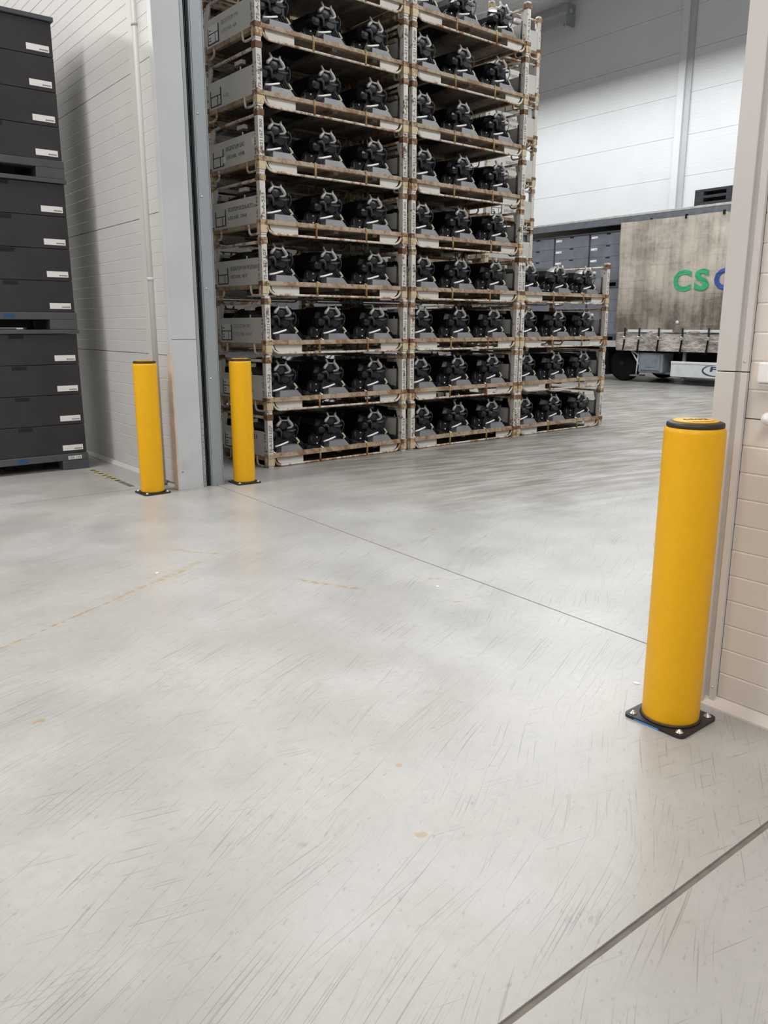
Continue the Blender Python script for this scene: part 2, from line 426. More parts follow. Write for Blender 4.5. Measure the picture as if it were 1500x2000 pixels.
obj('cladding_sheet', sheet(0.0, 1.378, True), 'cladding', jl, label='dented lower cladding sheet')
obj('cladding_sheet', sheet(1.382, 5.0, False), 'cladding', jl)
obj('corner_profile', MB().box(-7.03, -6.948, 3.042, 3.062, 0, 1.25, 0.004), 'dull_edge', jl, label='scuffed brownish corner profile')
obj('corner_profile', MB().box(-7.03, -6.948, 3.046, 3.062, 1.25, 5.0, 0.003), 'cladding', jl)
rv = MB(); rv.lathe([(0.006, 0), (0.006, 0.003), (0.0, 0.005)], (-6.949, 3.287, 0.03), 8, (1, 0, 0)); obj('rivet', rv, 'cladding', jl)
trk = struct('trim_2', MB().box(-7.03, -6.985, 3.30, 3.52, 0, 5.0), 'track_black')
obj('track_strip', MB().box(-6.985, -6.952, 3.302, 3.332, 0, 5.0, 0.002), 'galvanised', trk)
for i in range(11):
    z = 0.06 + 0.062 * i if i > 2 else 0.05 + 0.03 * i
    obj('rivet', MB().lathe([(0.004, 0), (0.004, 0.002), (0, 0.003)], (-6.952, 3.318, z), 8, (1, 0, 0)), 'track_black', trk)
for z in (1.45, 1.75, 2.2, 2.5):
    obj('rivet', MB().lathe([(0.004, 0), (0.004, 0.002), (0, 0.003)], (-6.952, 3.318, z), 8, (1, 0, 0)), 'zinc_bolt', trk)
obj('brush_seal', MB().box(-6.985, -6.966, 3.345, 3.352, 0.03, 5.0), 'track_black', trk)
obj('brush_seal', MB().box(-6.985, -6.966, 3.362, 3.369, 0.03, 5.0), 'track_black', trk)
obj('track_lip', MB().box(-6.985, -6.950, 3.383, 3.391, 0, 5.0), 'galvanised', trk)
obj('track_angle', MB().box(-6.985, -6.952, 3.396, 3.512, 0, 5.0, 0.002), 'galvanised', trk)
obj('track_angle', MB().box(-6.985, -6.946, 3.506, 3.512, 0, 5.0), 'galvanised', trk)
for z in (1.02, 1.83, 2.62, 3.3):
    obj('bolt', MB().lathe([(0.009, 0), (0.009, 0.006), (0, 0.009)], (-6.952, 3.425, z), 10, (1, 0, 0)), 'zinc_bolt', trk)
struct('wall_above_door', MB().box(-7.03, -1.62, 3.0, 3.30, 5.0, 12.5), 'wall_white')

# right part of the partition wall
wr = struct('wall_right', MB().box(-1.60, 9, 2.95, 3.2, 0, 12.5), 'wall_core')
zr = [0.045, 1.165, 2.40, 3.63, 4.86, 6.1]
for i in range(5):
    obj('wall_panel', panel_mesh(-1.505, 9, 2.90, zr[i] + 0.002, zr[i + 1] - 0.002, 0.1045), 'wall_cream', wr)
obj('wall_panel', MB().box(-1.60, 9, 2.90, 2.95, 6.1, 12.5), 'wall_cream', wr)
struct('baseboard_right', MB().prism([(2.95, 0), (2.868, 0), (2.868, 0.008), (2.893, 0.045), (2.95, 0.045)], 0, -1.59, 9), 'wall_cream')
jr = struct('trim_3', MB().box(-1.625, -1.60, 2.90, 3.22, 0, 5.0), 'cladding_warm')
for (z0, z1) in ((0.008, 1.332), (1.336, 5.0)):
    obj('cladding_sheet', MB().box(-1.625, -1.548, 2.872, 2.90, z0, z1, 0.003), 'cladding_warm', jr)
    obj('cladding_sheet', MB().box(-1.548, -1.532, 2.889, 2.90, z0, z1), 'cladding_warm', jr)
    obj('cladding_sheet', MB().box(-1.532, -1.506, 2.882, 2.90, z0, z1, 0.002), 'cladding_warm', jr)
for z in (0.085, 1.372):
    obj('screw', MB().lathe([(0.004, 0), (0.004, 0.002), (0, 0.003)], (-1.52, 2.882, z), 8, (0, -1, 0)), 'zinc_bolt', jr)

# far wall of the loading hall
wb = struct('wall_back', MB().box(-44, 9, 24.55, 24.9, 0, 12.8), 'wall_core')
zb = [0.0, 1.23, 2.46, 3.69, 4.92, 6.15, 7.38, 8.61, 9.84, 11.07, 12.3, 12.8]
for i in range(len(zb) - 1):
    obj('wall_panel', panel_mesh(-44, 9, 24.5, zb[i] + 0.004, zb[i + 1] - 0.004, 0.112), 'wall_far', wb)
obj('cover_strip', MB().box(-15.95, -15.72, 24.38, 24.5, 0, 12.8, 0.005), 'wall_far', wb)
obj('cover_strip', MB().box(-15.72, -15.52, 24.44, 24.5, 0, 12.8, 0.005), 'cladding', wb)
struct('wall_far_left', MB().box(-44.2, -44, -16, 25, 0, 12.8), 'wall_white')
struct('wall_far_right', MB().box(9, 9.2, -16, 25, 0, 12.8), 'wall_white')
struct('wall_front', MB().box(-44, 9, -16.2, -16, 0, 12.8), 'wall_white')
struct('ceiling', MB().box(-44, 9, -16, 25, 12.5, 12.7), 'ceiling_white')

# ------------------------------------------------------------------ bollards
def make_bollard(loc, rz, label):
    t = thing('bollard', label, 'bollard', loc, rz, 'yellow bollards at the doorway')
    r = 0.105
    prof = [(r * 0.985, 0.012), (r, 0.03), (r, 1.155), (r - 0.002, 1.168), (r - 0.008, 1.174), (r - 0.02, 1.176)]
    obj('tube', MB().lathe(prof, n=56), 'yellow_plastic', t)
    c = obj('cap', MB().lathe([(0.097, 1.174), (0.0985, 1.180), (0.097, 1.190), (0.09, 1.194), (0.07, 1.1945), (0.0, 1.1945)], n=56), 'black_rubber', t)
    d = obj('cap_disc', MB().lathe([(0.078, 1.194), (0.078, 1.198), (0.075, 1.200), (0.0, 1.200)], n=48), 'yellow_plastic', c)
    ring = MB()
    n = 48; vs = []; fs = []
    a0, a1 = R(-150), R(-30)
    for i in range(n + 1):
        a = a0 + (a1 - a0) * i / n - rz + R(55)
        for rr, z in ((0.060, 1.2002), (0.0625, 1.2002), (0.0625, 1.2008), (0.060, 1.2008)): vs.append((rr * math.cos(a), rr * math.sin(a), z))
    for i in range(n):
        for k in range(4): fs.append((i * 4 + k, i * 4 + (k + 1) % 4, i * 4 + 4 + (k + 1) % 4, i * 4 + 4 + k))
    obj('ring_mark', ring.add(vs, fs), 'cap_print', c)
    ang = R(55) - rz
    U = Vector((math.cos(ang), math.sin(ang), 0)); V = Vector((-math.sin(ang), math.cos(ang), 0))
    obj('lettering', text_mb('A-SAFE', Vector((0, 0, 1.2006)) - U * 0.045 - V * 0.0 , U, V, 0.09, 0.026, 0.0005, 0.02), 'cap_print', c)
    # plate with rounded corners
    pts = []; h = 0.125; cr = 0.022
    for cx, cy, s in ((1, 1, 0), (-1, 1, 90), (-1, -1, 180), (1, -1, 270)):
        for i in range(5):
            a = R(s + 22.5 * i); pts.append((cx * (h - cr) + cr * math.cos(a), cy * (h - cr) + cr * math.sin(a)))
    pl = obj('base_plate', MB().prism(pts, 2, 0.0, 0.013), 'black_rubber', t)
    obj('foot_ring', MB().lathe([(0.112, 0.013), (0.110, 0.02), (0.10, 0.022)], n=40), 'black_rubber', t)
    for sx in (-1, 1):
        for sy in (-1, 1):
            b = MB().lathe([(0.015, 0.013), (0.015, 0.016), (0.0105, 0.016), (0.0105, 0.021), (0.005, 0.021), (0.005, 0.025), (0, 0.0255)], (sx * 0.098, sy * 0.098, 0), 8)
            obj('bolt', b, 'zinc_bolt', pl)
    return t
make_bollard((-7.003, 2.815, 0), R(2), 'yellow bollard left of the doorway, in front of the dented jamb')
make_bollard((-6.921, 3.72, 0), R(-3), 'yellow bollard behind the jamb, in front of the steel crates')
b3 = make_bollard((-1.567, 2.668, 0), R(1), 'large yellow bollard close up on the right, by the cream wall')
b3.scale = (1.02, 1.02, 0.975)
pl3 = [c for c in b3.children if c.name.startswith('base_plate')][0]
obj('blue_strip', MB().box(-0.075, 0.03, -0.1262, -0.125, 0.001, 0.007), 'blue_film', pl3)

# ------------------------------------------------------------------ dark plastic box stacks
BW, BD, BH = 1.2, 1.0, 0.308       # box: long side along local y, front face at local x = 0
def make_pallet(label, mats=('pallet_plastic',), stickers=True, tagtext=None, group=None):
    m = mats[0]
    t = thing('plastic_pallet', label, 'pallet', group=group)
    obj('deck', MB().box(-BD - 0.02, 0.012, -0.012, BW + 0.012, 0.10, 0.172, 0.006), m, t)
    for x0, x1 in ((-0.16, 0.012), (-0.60, -0.42), (-BD - 0.02, -BD + 0.14)):
        for y0, y1 in ((-0.012, 0.26), (BW - 0.26, BW + 0.012)):
            obj('foot', MB().box(x0, x1, y0, y1, 0.0, 0.10, 0.006), m, t)
    obj('inner_block', MB().box(-BD + 0.1, -0.2, 0.42, 0.80, 0.02, 0.10), 'slot_black', t)
    if stickers:
        obj('sticker', MB().box(0.012, 0.0135, 0.50, 0.60, 0.118, 0.158), 'sticker_blue', t)
    if tagtext:
        g = obj('number_tag', MB().box(0.012, 0.0135, BW - 0.20, BW - 0.06, 0.112, 0.148), 'label_white', t)
        obj('lettering', text_mb(tagtext, (0.0138, BW - 0.19, 0.118), (0, 1, 0), (0, 0, 1), 0.12, 0.024, 0.0004), 'print_black', g)
    return t
def make_box(label, mat='box_plastic', group=None, lab0=BW - 0.245, labz=0.035):
    t = thing('plastic_box', label, 'box', group=group)
    obj('body', MB().box(-BD, 0, 0, BW, 0.0, BH, 0.005), mat, t)
    obj('hand_slot', MB().box(-0.004, 0.0015, BW / 2 - 0.07, BW / 2 + 0.07, BH - 0.045, BH - 0.006), 'slot_black', t)
    lb = obj('paper_label', MB().box(0.0, 0.0025, lab0, lab0 + 0.21, labz, labz + 0.057), 'label_white', t)
    bars = MB(); y = lab0 + 0.12
    for i in range(14):
        w = (0.002, 0.004, 0.003, 0.0055)[(i * 7) % 4]; bars.box(0.0025, 0.0029, y, y + w, labz + 0.011, labz + 0.023); y += w + 0.0022
    obj('barcode', bars, 'print_black', lb)
    return t
def make_lid(label, mat='pallet_plastic', group=None):
    t = thing('box_lid', label, 'lid', group=group)
    obj('rim', MB().box(-BD - 0.022, 0.022, -0.022, BW + 0.022, 0.0, 0.040, 0.004), mat, t)
    obj('raised_panel', MB().box(-BD + 0.1, -0.03, 0.28, 0.62, 0.040, 0.055, 0.003), mat, t)
    return t
STACKN = 0
def box_stack(units, place, where, group, base_z, palette=('box_plastic', 'pallet_plastic'), tagt=None):
    z = base_z
    for u in range(units):
        pp = make_pallet(f'dark grey plastic pallet, {("lowest","middle","top")[u] if units == 3 else ("lower","upper")[u]} one {where}', (palette[1],), True, tagt if u == 0 else None, group + ' pallets')
        place(pp, z); z += 0.172
        for b in range(4):
            k = u * 4 + b
            bb = make_box(f'{nth_box(k)} dark plastic box from the bottom {where}', palette[0], group + ' boxes', *((0.03, 0.19) if palette[0] == 'box_pale' else ()))
            place(bb, z); z += BH + 0.004
        ll = make_lid(f'grey plastic lid, {("lowest","middle","top")[u] if units == 3 else ("lower","upper")[u]} one {where}', palette[1], group + ' lids')
        place(ll, z); z += 0.040
    return z
def nth_box(k): return ('first', 'second', 'third', 'fourth', 'fifth', 'sixth', 'seventh', 'eighth', 'ninth', 'tenth', 'eleventh', 'twelfth')[k]
def at(x, y, rz):
    def f(o, z):
        o.location = (x, y, z); o.rotation_euler = (0, 0, rz)
    return f
# stack standing at the left edge, front face towards +X
box_stack(3, at(-8.71, 1.592, 0.0), 'in the stack at the left edge', 'left edge stack', 0.0, tagt='SSB 158')

# ------------------------------------------------------------------ steel crates
CW, CD, CH = 1.96, 1.06, 0.6
def crate_meshes():
    M = {}
    P = 0.066
    M['post'] = MB().box(-P, 0, 0, P, 0.0, CH - 0.002, 0.004).mesh('corner_post')
    M['collar'] = MB().box(-P - 0.006, 0.006, -0.006, P + 0.006, 0.515, 0.575, 0.003).mesh('collar')
    M['shoe'] = MB().box(-P - 0.007, 0.007, -0.007, P + 0.007, 0.02, 0.098, 0.004).mesh('post_shoe')
    M['joint'] = MB().box(-P - 0.009, 0.009, -0.009, P + 0.009, 0.098, 0.148, 0.003).mesh('post_joint')
    a, b = P + 0.006, CW - P - 0.006
    M['rail_f'] = MB().prism([(-0.05, 0.10), (-0.004, 0.098), (0.006, 0.105), (-0.004, 0.112), (-0.012, 0.148), (-0.05, 0.148)], 1, a, b)
    # prism along y wants (z, x) order -> rebuild explicitly
    def rail(x_sign):
        mb = MB(); pr = [(-0.05, 0.10), (0.0, 0.10), (0.007, 0.104), (0.007, 0.109), (-0.003, 0.114), (-0.012, 0.150), (-0.05, 0.150)]
        n = len(pr); vs = [(x, a, z) for x, z in pr] + [(x, b, z) for x, z in pr]
        mb.add(vs, [tuple(range(n)), tuple(range(n, 2 * n))] + [(i, (i + 1) % n, n + (i + 1) % n, n + i) for i in range(n)])
        return mb
    M['rail_f'] = rail(1).mesh('front_rail')
    def arc(y0, s):
        return [(-0.016, y0 + s * (0.012 + 0.10 * (1 - math.cos(R(t)))), 0.10 - 0.086 * math.sin(R(t))) for t in (0, 20, 40, 60, 75, 90)]
    pts = arc(P + 0.004, 1) + arc(CW - P - 0.004, -1)[::-1]
    M['skid'] = MB().tube(pts, 0.0125, 8).mesh('skid_tube')
    def plate(s):
        y0 = P + 0.02 if s > 0 else CW - P - 0.02
        poly = [(y0 + s * 0.03, 0.10)] + [(y0 + s * (0.03 + 0.085 * (1 - math.cos(R(t)))), 0.098 - 0.074 * math.sin(R(t))) for t in (15, 40, 65, 90)]
        ye = 0.462 if s > 0 else 1.572
        poly += [(ye, 0.022), (ye, 0.10)]
        mb = MB(); n = len(poly)
        vs = [(-0.022, y, z) for y, z in poly] + [(-0.028, y, z) for y, z in poly]
        return mb.add(vs, [tuple(range(n)), tuple(range(n, 2 * n))] + [(i, (i + 1) % n, n + (i + 1) % n, n + i) for i in range(n)])
    M['plate_l'] = plate(1).mesh('skid_plate'); M['plate_r'] = plate(-1).mesh('skid_plate')
    M['strut'] = MB().tube([(-0.004, 0, 0.012), (-0.004, 0, 0.145), (-0.010, 0, 0.158)], [0.0115, 0.0115, 0.007], 8).mesh('strut')
    M['floor'] = MB().box(-CD + 0.05, -0.05, 0.05, CW - 0.05, 0.122, 0.130).mesh('floor_sheet')
    M['cross'] = MB().box(-CD + 0.05, -0.05, -0.03, 0.03, 0.075, 0.121).mesh('cross_member')
    gr = MB()
    for i in range(13): gr.box(-0.66 + i * 0.025, -0.655 + i * 0.025, 0, 0.34, 0.112, 0.121)
    for i in range(10): gr.box(-0.66, -0.355, i * 0.037, i * 0.037 + 0.007, 0.112, 0.1205)
    M['grate'] = gr.mesh('grate')
    # side pieces (left side of the crate, y = 0 plane)
    M['panel'] = MB().box(-CD + P, -P, 0.006, 0.020, 0.118, 0.382).mesh('side_panel')
    M['srail'] = MB().box(-CD + P, -P, 0.0, 0.05, 0.072, 0.118, 0.004).mesh('side_rail')
    hp = [(-0.0, 0, 0.11), (0, 0, 0.055), (-0.008, 0, 0.028), (-0.03, 0, 0.012), (-0.06, 0, 0.008), (-0.14, 0, 0.008), (-0.17, 0, 0.012), (-0.192, 0, 0.028), (-0.20, 0, 0.055), (-0.20, 0, 0.11)]
    M['hoop'] = MB().tube(hp, 0.012, 8).mesh('hoop')
    M['toptube'] = MB().tube([(-CD + P / 2, 0.033, 0.535), (-P / 2, 0.033, 0.535)], 0.016, 8).mesh('top_tube')
    M['gusset'] = MB().prism([(0.0, 0.0), (0.535, 0.0), (0.535, 0.075), (0.40, 0.03), (0.36, 0.02), (0.36, 0.0)][1:], 1, 0.02, 0.030)
    g = MB(); poly = [(0.0, 0.53), (0.085, 0.53), (0.07, 0.46), (0.03, 0.36), (0.0, 0.36)]
    vs = [(x, 0.018, z) for x, z in poly] + [(x, 0.034, z) for x, z in poly]; n = 5
    g.add(vs, [tuple(range(n)), tuple(range(n, 2 * n))] + [(i, (i + 1) % n, n + (i + 1) % n, n + i) for i in range(n)])
    M['gusset'] = g.mesh('gusset')
    M['pin'] = MB().box(-0.325, -0.315, 0.008, 0.018, 0.382, 0.412).mesh('panel_pin')
    M['hinge'] = MB().box(-0.50, -0.36, 0.05, 0.10, 0.46, 0.50, 0.004).mesh('hinge_block')
    M['strap'] = MB().tube([(-0.10, CW - 0.055, 0.40), (-0.085, CW - 0.075, 0.13)], 0.009, 6).mesh('strap')
    # tray that carries a part at the front
    def tray():
        mb = MB(); bt = [(-0.36, -0.155), (-0.03, -0.155), (-0.03, 0.155), (-0.36, 0.155)]; tp = [(-0.34, -0.135), (-0.05, -0.135), (-0.05, 0.085), (-0.34, 0.085)]
        vs = [(x, y, 0.131) for x, y in bt] + [(x, y, 0.215) for x, y in tp]
        return mb.add(vs, [(0, 3, 2, 1), (4, 5, 6, 7), (0, 1, 5, 4), (1, 2, 6, 5), (2, 3, 7, 6), (3, 0, 4, 7)])
    M['tray'] = tray().mesh('support_tray')
    M['backbeam'] = MB().box(-CD + 0.01, -CD + 0.04, 0.06, CW - 0.06, 0.44, 0.475).mesh('back_beam')
    M['backpost'] = MB().box(-CD + 0.04, -CD + 0.065, -0.02, 0.02, 0.13, 0.52).mesh('back_stay')
    return M
CM = crate_meshes()
YC = (0.335, 0.98, 1.625)            # centre line of the three parts in a crate
def make_crate(detail=True):
    t = thing('steel_crate', '', 'crate', group='stacked steel crates')
    P = 0.066
    for (x, y) in ((0, 0), (0, CW - P), (-CD + P, 0), (-CD + P, CW - P)):
        po = obj('corner_post', CM['post'], 'crate_post', t, (x, y, 0))
        if detail:
            obj('collar', CM['collar'], 'crate_rust', po); obj('post_shoe', CM['shoe'], 'crate_ochre', po); obj('post_joint', CM['joint'], 'crate_rust', po)
    obj('front_rail', CM['rail_f'], 'crate_rail', t)
    br = obj('back_rail', CM['rail_f'], 'crate_rail', t, (-CD, CW, 0)); br.rotation_euler = (0, 0, PI)
    obj('skid_tube', CM['skid'], 'crate_tube', t)
    bs = obj('skid_tube', CM['skid'], 'crate_tube', t, (-CD, CW, 0)); bs.rotation_euler = (0, 0, PI)
    obj('skid_plate', CM['plate_l'], 'crate_paint', t); obj('skid_plate', CM['plate_r'], 'crate_paint', t)
    for y in (0.683, 1.360): obj('strut', CM['strut'], 'crate_strut', t, (0, y, 0))
    obj('floor_sheet', CM['floor'], 'crate_under', t)
    for y in (0.45, 0.98, 1.52): obj('cross_member', CM['cross'], 'crate_under', t, (0, y, 0))
    if detail:
        obj('grate', CM['grate'], 'track_black', t, (0, 0.55, -0.001)); obj('grate', CM['grate'], 'track_black', t, (0.25, 0.08, -0.001))
    for s in (0, 1):
        e = lambda ob: None
        def side(name, key, mat, loc=(0, 0, 0)):
            if s == 0: return obj(name, CM[key], mat, t, loc)
            o = obj(name, CM[key], mat, t, (-CD - loc[0], CW - loc[1], loc[2])); o.rotation_euler = (0, 0, PI); return o
        side('side_panel', 'panel', 'crate_panel'); side('side_rail', 'srail', 'crate_rail')
        side('hoop', 'hoop', 'crate_tube', (-0.035, 0, 0)); side('hoop', 'hoop', 'crate_tube', (-0.815, 0.0, 0))
        side('top_tube', 'toptube', 'crate_tube'); side('gusset', 'gusset', 'crate_paint', (-CD + P, 0, 0))
        side('panel_pin', 'pin', 'crate_paint'); side('hinge_block', 'hinge', 'crate_paint')
    obj('strap', CM['strap'], 'black_rubber', t)
    for y in YC: obj('support_tray', CM['tray'], 'tray_plastic', t, (0, y, 0))
    obj('back_beam', CM['backbeam'], 'crate_paint', t)
    for y in (0.62, 1.33): obj('back_stay', CM['backpost'], 'crate_paint', t, (0, y, 0))
    return t

# pale bracketed black car part, long axis along local x, front end at x about -0.05
def part_meshes():
    M = {}
    def bmbox(mb, *a, bev=0.01): mb.box(*a, bev)
    # housing: loft of rounded sections along x
    def loft(secs, n=14, power=3.2):
        mb = MB(); vs = []; fs = []
        for (x, yc, zc, hy, hz) in secs:
            for k in range(n):
                a = 2 * PI * (k + 0.5) / n; c, s_ = math.cos(a), math.sin(a)
                rr = (abs(c) ** power + abs(s_) ** power) ** (-1 / power)
                vs.append((x, yc + hy * rr * c, zc + hz * rr * s_))
        for i in range(len(secs) - 1):
            for k in range(n): fs.append((i * n + k, i * n + (k + 1) % n, (i + 1) * n + (k + 1) % n, (i + 1) * n + k))
        fs.append(tuple(range(n))); fs.append(tuple((len(secs) - 1) * n + k for k in range(n)))
        return mb.add(vs, fs, False)
    M['housing'] = loft([(-0.97, 0.02, 0.33, 0.13, 0.10), (-0.95, 0.02, 0.34, 0.20, 0.15), (-0.60, 0.02, 0.34, 0.215, 0.155), (-0.56, 0.02, 0.345, 0.225, 0.165),
                         (-0.26, 0.02, 0.345, 0.215, 0.155), (-0.22, 0.01, 0.35, 0.17, 0.13), (-0.16, -0.01, 0.36, 0.11, 0.10)])
    M['lower'] = loft([(-0.95, 0.0, 0.20, 0.16, 0.055), (-0.45, 0.0, 0.20, 0.19, 0.06), (-0.20, 0.03, 0.205, 0.16, 0.055)])
    # sloping lower body at the front
    g = MB(); poly = [(-0.13, 0.33), (0.06, 0.345), (0.25, 0.165), (0.25, 0.135), (-0.17, 0.135), (-0.19, 0.20)]
    def slab(mb, poly, x0, x1):
        n = len(poly); vs = [(x0, y, z) for y, z in poly] + [(x1, y, z) for y, z in poly]
        return mb.add(vs, [tuple(range(n))[::-1], tuple(range(n, 2 * n))] + [(i, (i + 1) % n, n + (i + 1) % n, n + i) for i in range(n)])
    slab(g, poly, -0.30, -0.14)
    for i in range(4):
        y0 = 0.0 + 0.045 * i; g.tube([(-0.136, y0 - 0.03, 0.33 - 0.012 * i), (-0.136, y0 + 0.10, 0.20 - 0.01 * i)], 0.006, 5)
    M['skirt'] = g.mesh('lower_body')
    M['housing'] = M['housing'].mesh('housing'); M['lower'] = M['lower'].mesh('under_body')
    # alloy bracket: two horns round a dark cap
    b = MB()
    b.tube([(-0.10, -0.155, 0.425), (-0.10, -0.15, 0.445), (-0.105, -0.115, 0.475), (-0.11, -0.10, 0.49), (-0.12, -0.118, 0.535)], [0.016, 0.019, 0.017, 0.014, 0.010], 6)
    b.tube([(-0.11, -0.10, 0.49), (-0.108, -0.06, 0.486), (-0.105, -0.025, 0.485)], [0.012, 0.010, 0.012], 6)
    b.tube([(-0.12, 0.005, 0.525), (-0.105, -0.015, 0.492), (-0.10, 0.015, 0.455), (-0.10, 0.035, 0.425), (-0.10, 0.02, 0.405), (-0.10, -0.03, 0.398)], [0.008, 0.018, 0.021, 0.021, 0.014, 0.009], 6)
    M['bracket'] = b.mesh('bracket')
    M['cap'] = MB().lathe([(0.062, 0), (0.062, 0.03), (0.05, 0.042), (0.0, 0.044)], (-0.155, -0.062, 0.437), 12, (1, -0.1, 0.1)).mesh('motor_cap')
    M['motor'] = loft([(-0.22, -0.20, 0.33, 0.05, 0.05), (-0.15, -0.20, 0.335, 0.062, 0.052), (-0.11, -0.195, 0.34, 0.05, 0.040), (-0.095, -0.19, 0.345, 0.025, 0.018)], 10).mesh('side_motor')
    h = MB(); h.tube([(-0.11, -0.185, 0.385), (-0.10, -0.14, 0.395), (-0.10, -0.11, 0.37), (-0.105, -0.105, 0.30)], [0.016, 0.020, 0.014, 0.010], 6)
    h.tube([(-0.10, -0.04, 0.37), (-0.09, 0.02, 0.365), (-0.09, 0.075, 0.378)], [0.010, 0.015, 0.010], 6)
    h.tube([(-0.10, 0.075, 0.44), (-0.10, 0.08, 0.41)], 0.010, 6)
    M['fitting'] = h.mesh('pipe_fitting')
    M['core'] = loft([(-0.24, -0.03, 0.33, 0.09, 0.07), (-0.11, -0.03, 0.325, 0.075, 0.05), (-0.085, -0.03, 0.325, 0.05, 0.03)], 8).mesh('valve_block')
    M['rod'] = MB().tube([(-0.055, -0.215, 0.218), (-0.055, -0.16, 0.226), (-0.055, -0.06, 0.252), (-0.06, -0.045, 0.257)], [0.0095, 0.0105, 0.0105, 0.008], 8).mesh('rod')
    M['clip'] = MB().tube([(-0.10, 0.085, 0.285), (-0.095, 0.105, 0.255), (-0.095, 0.12, 0.238), (-0.095, 0.10, 0.228), (-0.095, 0.10, 0.205)], [0.008, 0.011, 0.012, 0.009, 0.007], 6).mesh('clip')
    M['cable'] = MB().tube([(-0.12, 0.07, 0.43), (-0.10, 0.10, 0.42), (-0.10, 0.112, 0.38), (-0.105, 0.105, 0.34), (-0.12, 0.09, 0.30)], 0.005, 5).mesh('cable')
    ax = (0.78, -0.62, 0.05)
    M['disc'] = MB().lathe([(0.0, -0.07), (0.082, -0.07), (0.092, -0.055), (0.092, -0.008), (0.085, 0.0), (0.077, -0.004), (0.074, -0.018), (0.050, -0.018), (0.047, 0.004), (0.0, 0.004)], (-0.19, -0.232, 0.218), 20, ax)
    M['disc'].sm = [False] * len(M['disc'].f); M['disc'] = M['disc'].mesh('round_cover')
    q = Vector((0, 0, 1)).rotation_difference(Vector(ax).normalized())
    M['discbolt'] = MB().lathe([(0.010, 0), (0.010, 0.006), (0, 0.009)], (0, 0, 0), 8, ax).mesh('bolt')
    c0 = Vector((-0.19, -0.232, 0.218)); axn = Vector(ax).normalized(); side = axn.cross(Vector((0, 0, 1))).normalized()
    M['bolt_pos'] = [c0 + axn * 0.004 + side * -0.018 + Vector((0, 0, z)) for z in (-0.036, 0.036)]
    M['plate'] = MB().tube([c0 + axn * 0.008 - side * 0.045 * -1 + Vector((0, 0, z)) for z in (-0.05, 0.05)], 0.013, 6).mesh('disc_tab')
    M['foot'] = MB().tube([(-0.08, -0.235, 0.165), (-0.06, -0.225, 0.148), (-0.05, -0.20, 0.138)], [0.008, 0.011, 0.008], 6).mesh('foot_tip')
    M['grip'] = loft([(-0.16, 0.25, 0.165, 0.035, 0.033), (-0.08, 0.25, 0.16, 0.033, 0.028)], 8).mesh('end_stop')
    return M
PM = part_meshes()
def make_part():
    t = thing('car_part', '', 'car part', group='black car parts in the crates')
    obj('housing', PM['housing'], 'part_black', t); obj('under_body', PM['lower'], 'part_black', t)
    obj('lower_body', PM['skirt'], 'part_dark', t); obj('bracket', PM['bracket'], 'part_alloy', t)
    obj('motor_cap', PM['cap'], 'part_dark', t); obj('side_motor', PM['motor'], 'part_black', t)
    obj('valve_block', PM['core'], 'part_black', t); obj('pipe_fitting', PM['fitting'], 'part_grey', t)
    obj('rod', PM['rod'], 'part_rod', t); obj('clip', PM['clip'], 'part_clip', t); obj('cable', PM['cable'], 'part_grey', t)
    d = obj('round_cover', PM['disc'], 'part_matt', t)
    for p in PM['bolt_pos']: obj('bolt', PM['discbolt'], 'part_rod', d, tuple(p))
    obj('disc_tab', PM['plate'], 'part_grey', d)
    obj('foot_tip', PM['foot'], 'part_rod', t); obj('end_stop', PM['grip'], 'part_dark', t)
    return t

proto_crate = make_crate(); proto_part = make_part()
def crate_at(x, y, z, rz, label):
    o = copy_tree(proto_crate)
    o.location = (x, y, z); o.rotation_euler = (0, 0, rz); o['label'] = label
    return o
def parts_in(x, y, z, rz, where):
    for i, yc in enumerate(YC):
        o = copy_tree(proto_part)
        j = random.uniform(-0.012, 0.012)
        o.location = (x - math.sin(rz) * (yc + j), y + math.cos(rz) * (yc + j), z); o.rotation_euler = (0, 0, rz + random.uniform(-0.012, 0.012))
        o['label'] = f'{("left","middle","right")[i]} black car part in {where}'
RZ = R(1.46)
def col_at(s): return (-7.46 - math.sin(RZ) * s, 4.283 + math.cos(RZ) * s)
TXT = {7: (('EIGENTUM VW', 'LFD.NR. 6A'), 'stencil_faded'), 6: (('', '112'), 'stencil_faded'), 5: (('EIGENTUM SAS', 'LFD.NR. 1098'), 'stencil_ink'), 4: (('EIGENTUM SKODA-AUTO a.s.', 'LFD.NR. 1044'), 'stencil_ink'),
       3: (('EIGENTUM VW POZNAN', 'LFD.NR. 417'), 'stencil_ink'), 2: (('EIGENTUM VW', 'LFD.NR. 4387'), 'stencil_faded'), 1: (('EIGENTUM VW', 'LFD.NR. 2216'), 'stencil_ink'), 0: (('', 'E', 'R'), 'stencil_ink')}
def pictogram(parent, paper):
    if paper:
        pp = obj('card', MB().box(-0.955, -0.755, 0.0045, 0.006, 0.155, 0.315), 'paper', parent, (0.02, 0, 0))
        for z in (0.175, 0.20, 0.235, 0.27):
            obj('print_line', MB().box(-0.94, -0.90, 0.004, 0.0045, z, z + 0.010), 'print_black', pp)
    f = MB(); y0, y1 = 0.0035, 0.006
    for a in ((-0.965, -0.952, 0.145, 0.305), (-0.752, -0.735, 0.145, 0.31), (-0.965, -0.735, 0.142, 0.152), (-0.965, -0.735, 0.238, 0.246), (-0.815, -0.805, 0.145, 0.24)):
        f.box(a[0], a[1], y0, y1, a[2], a[3])
    obj('pictogram', f, 'stencil_black', parent, (0.02, 0, 0))
def side_panel_of(c): return [k for k in c.children if k.name.startswith('side_panel') and abs(k.rotation_euler.z) < 0.1][0]
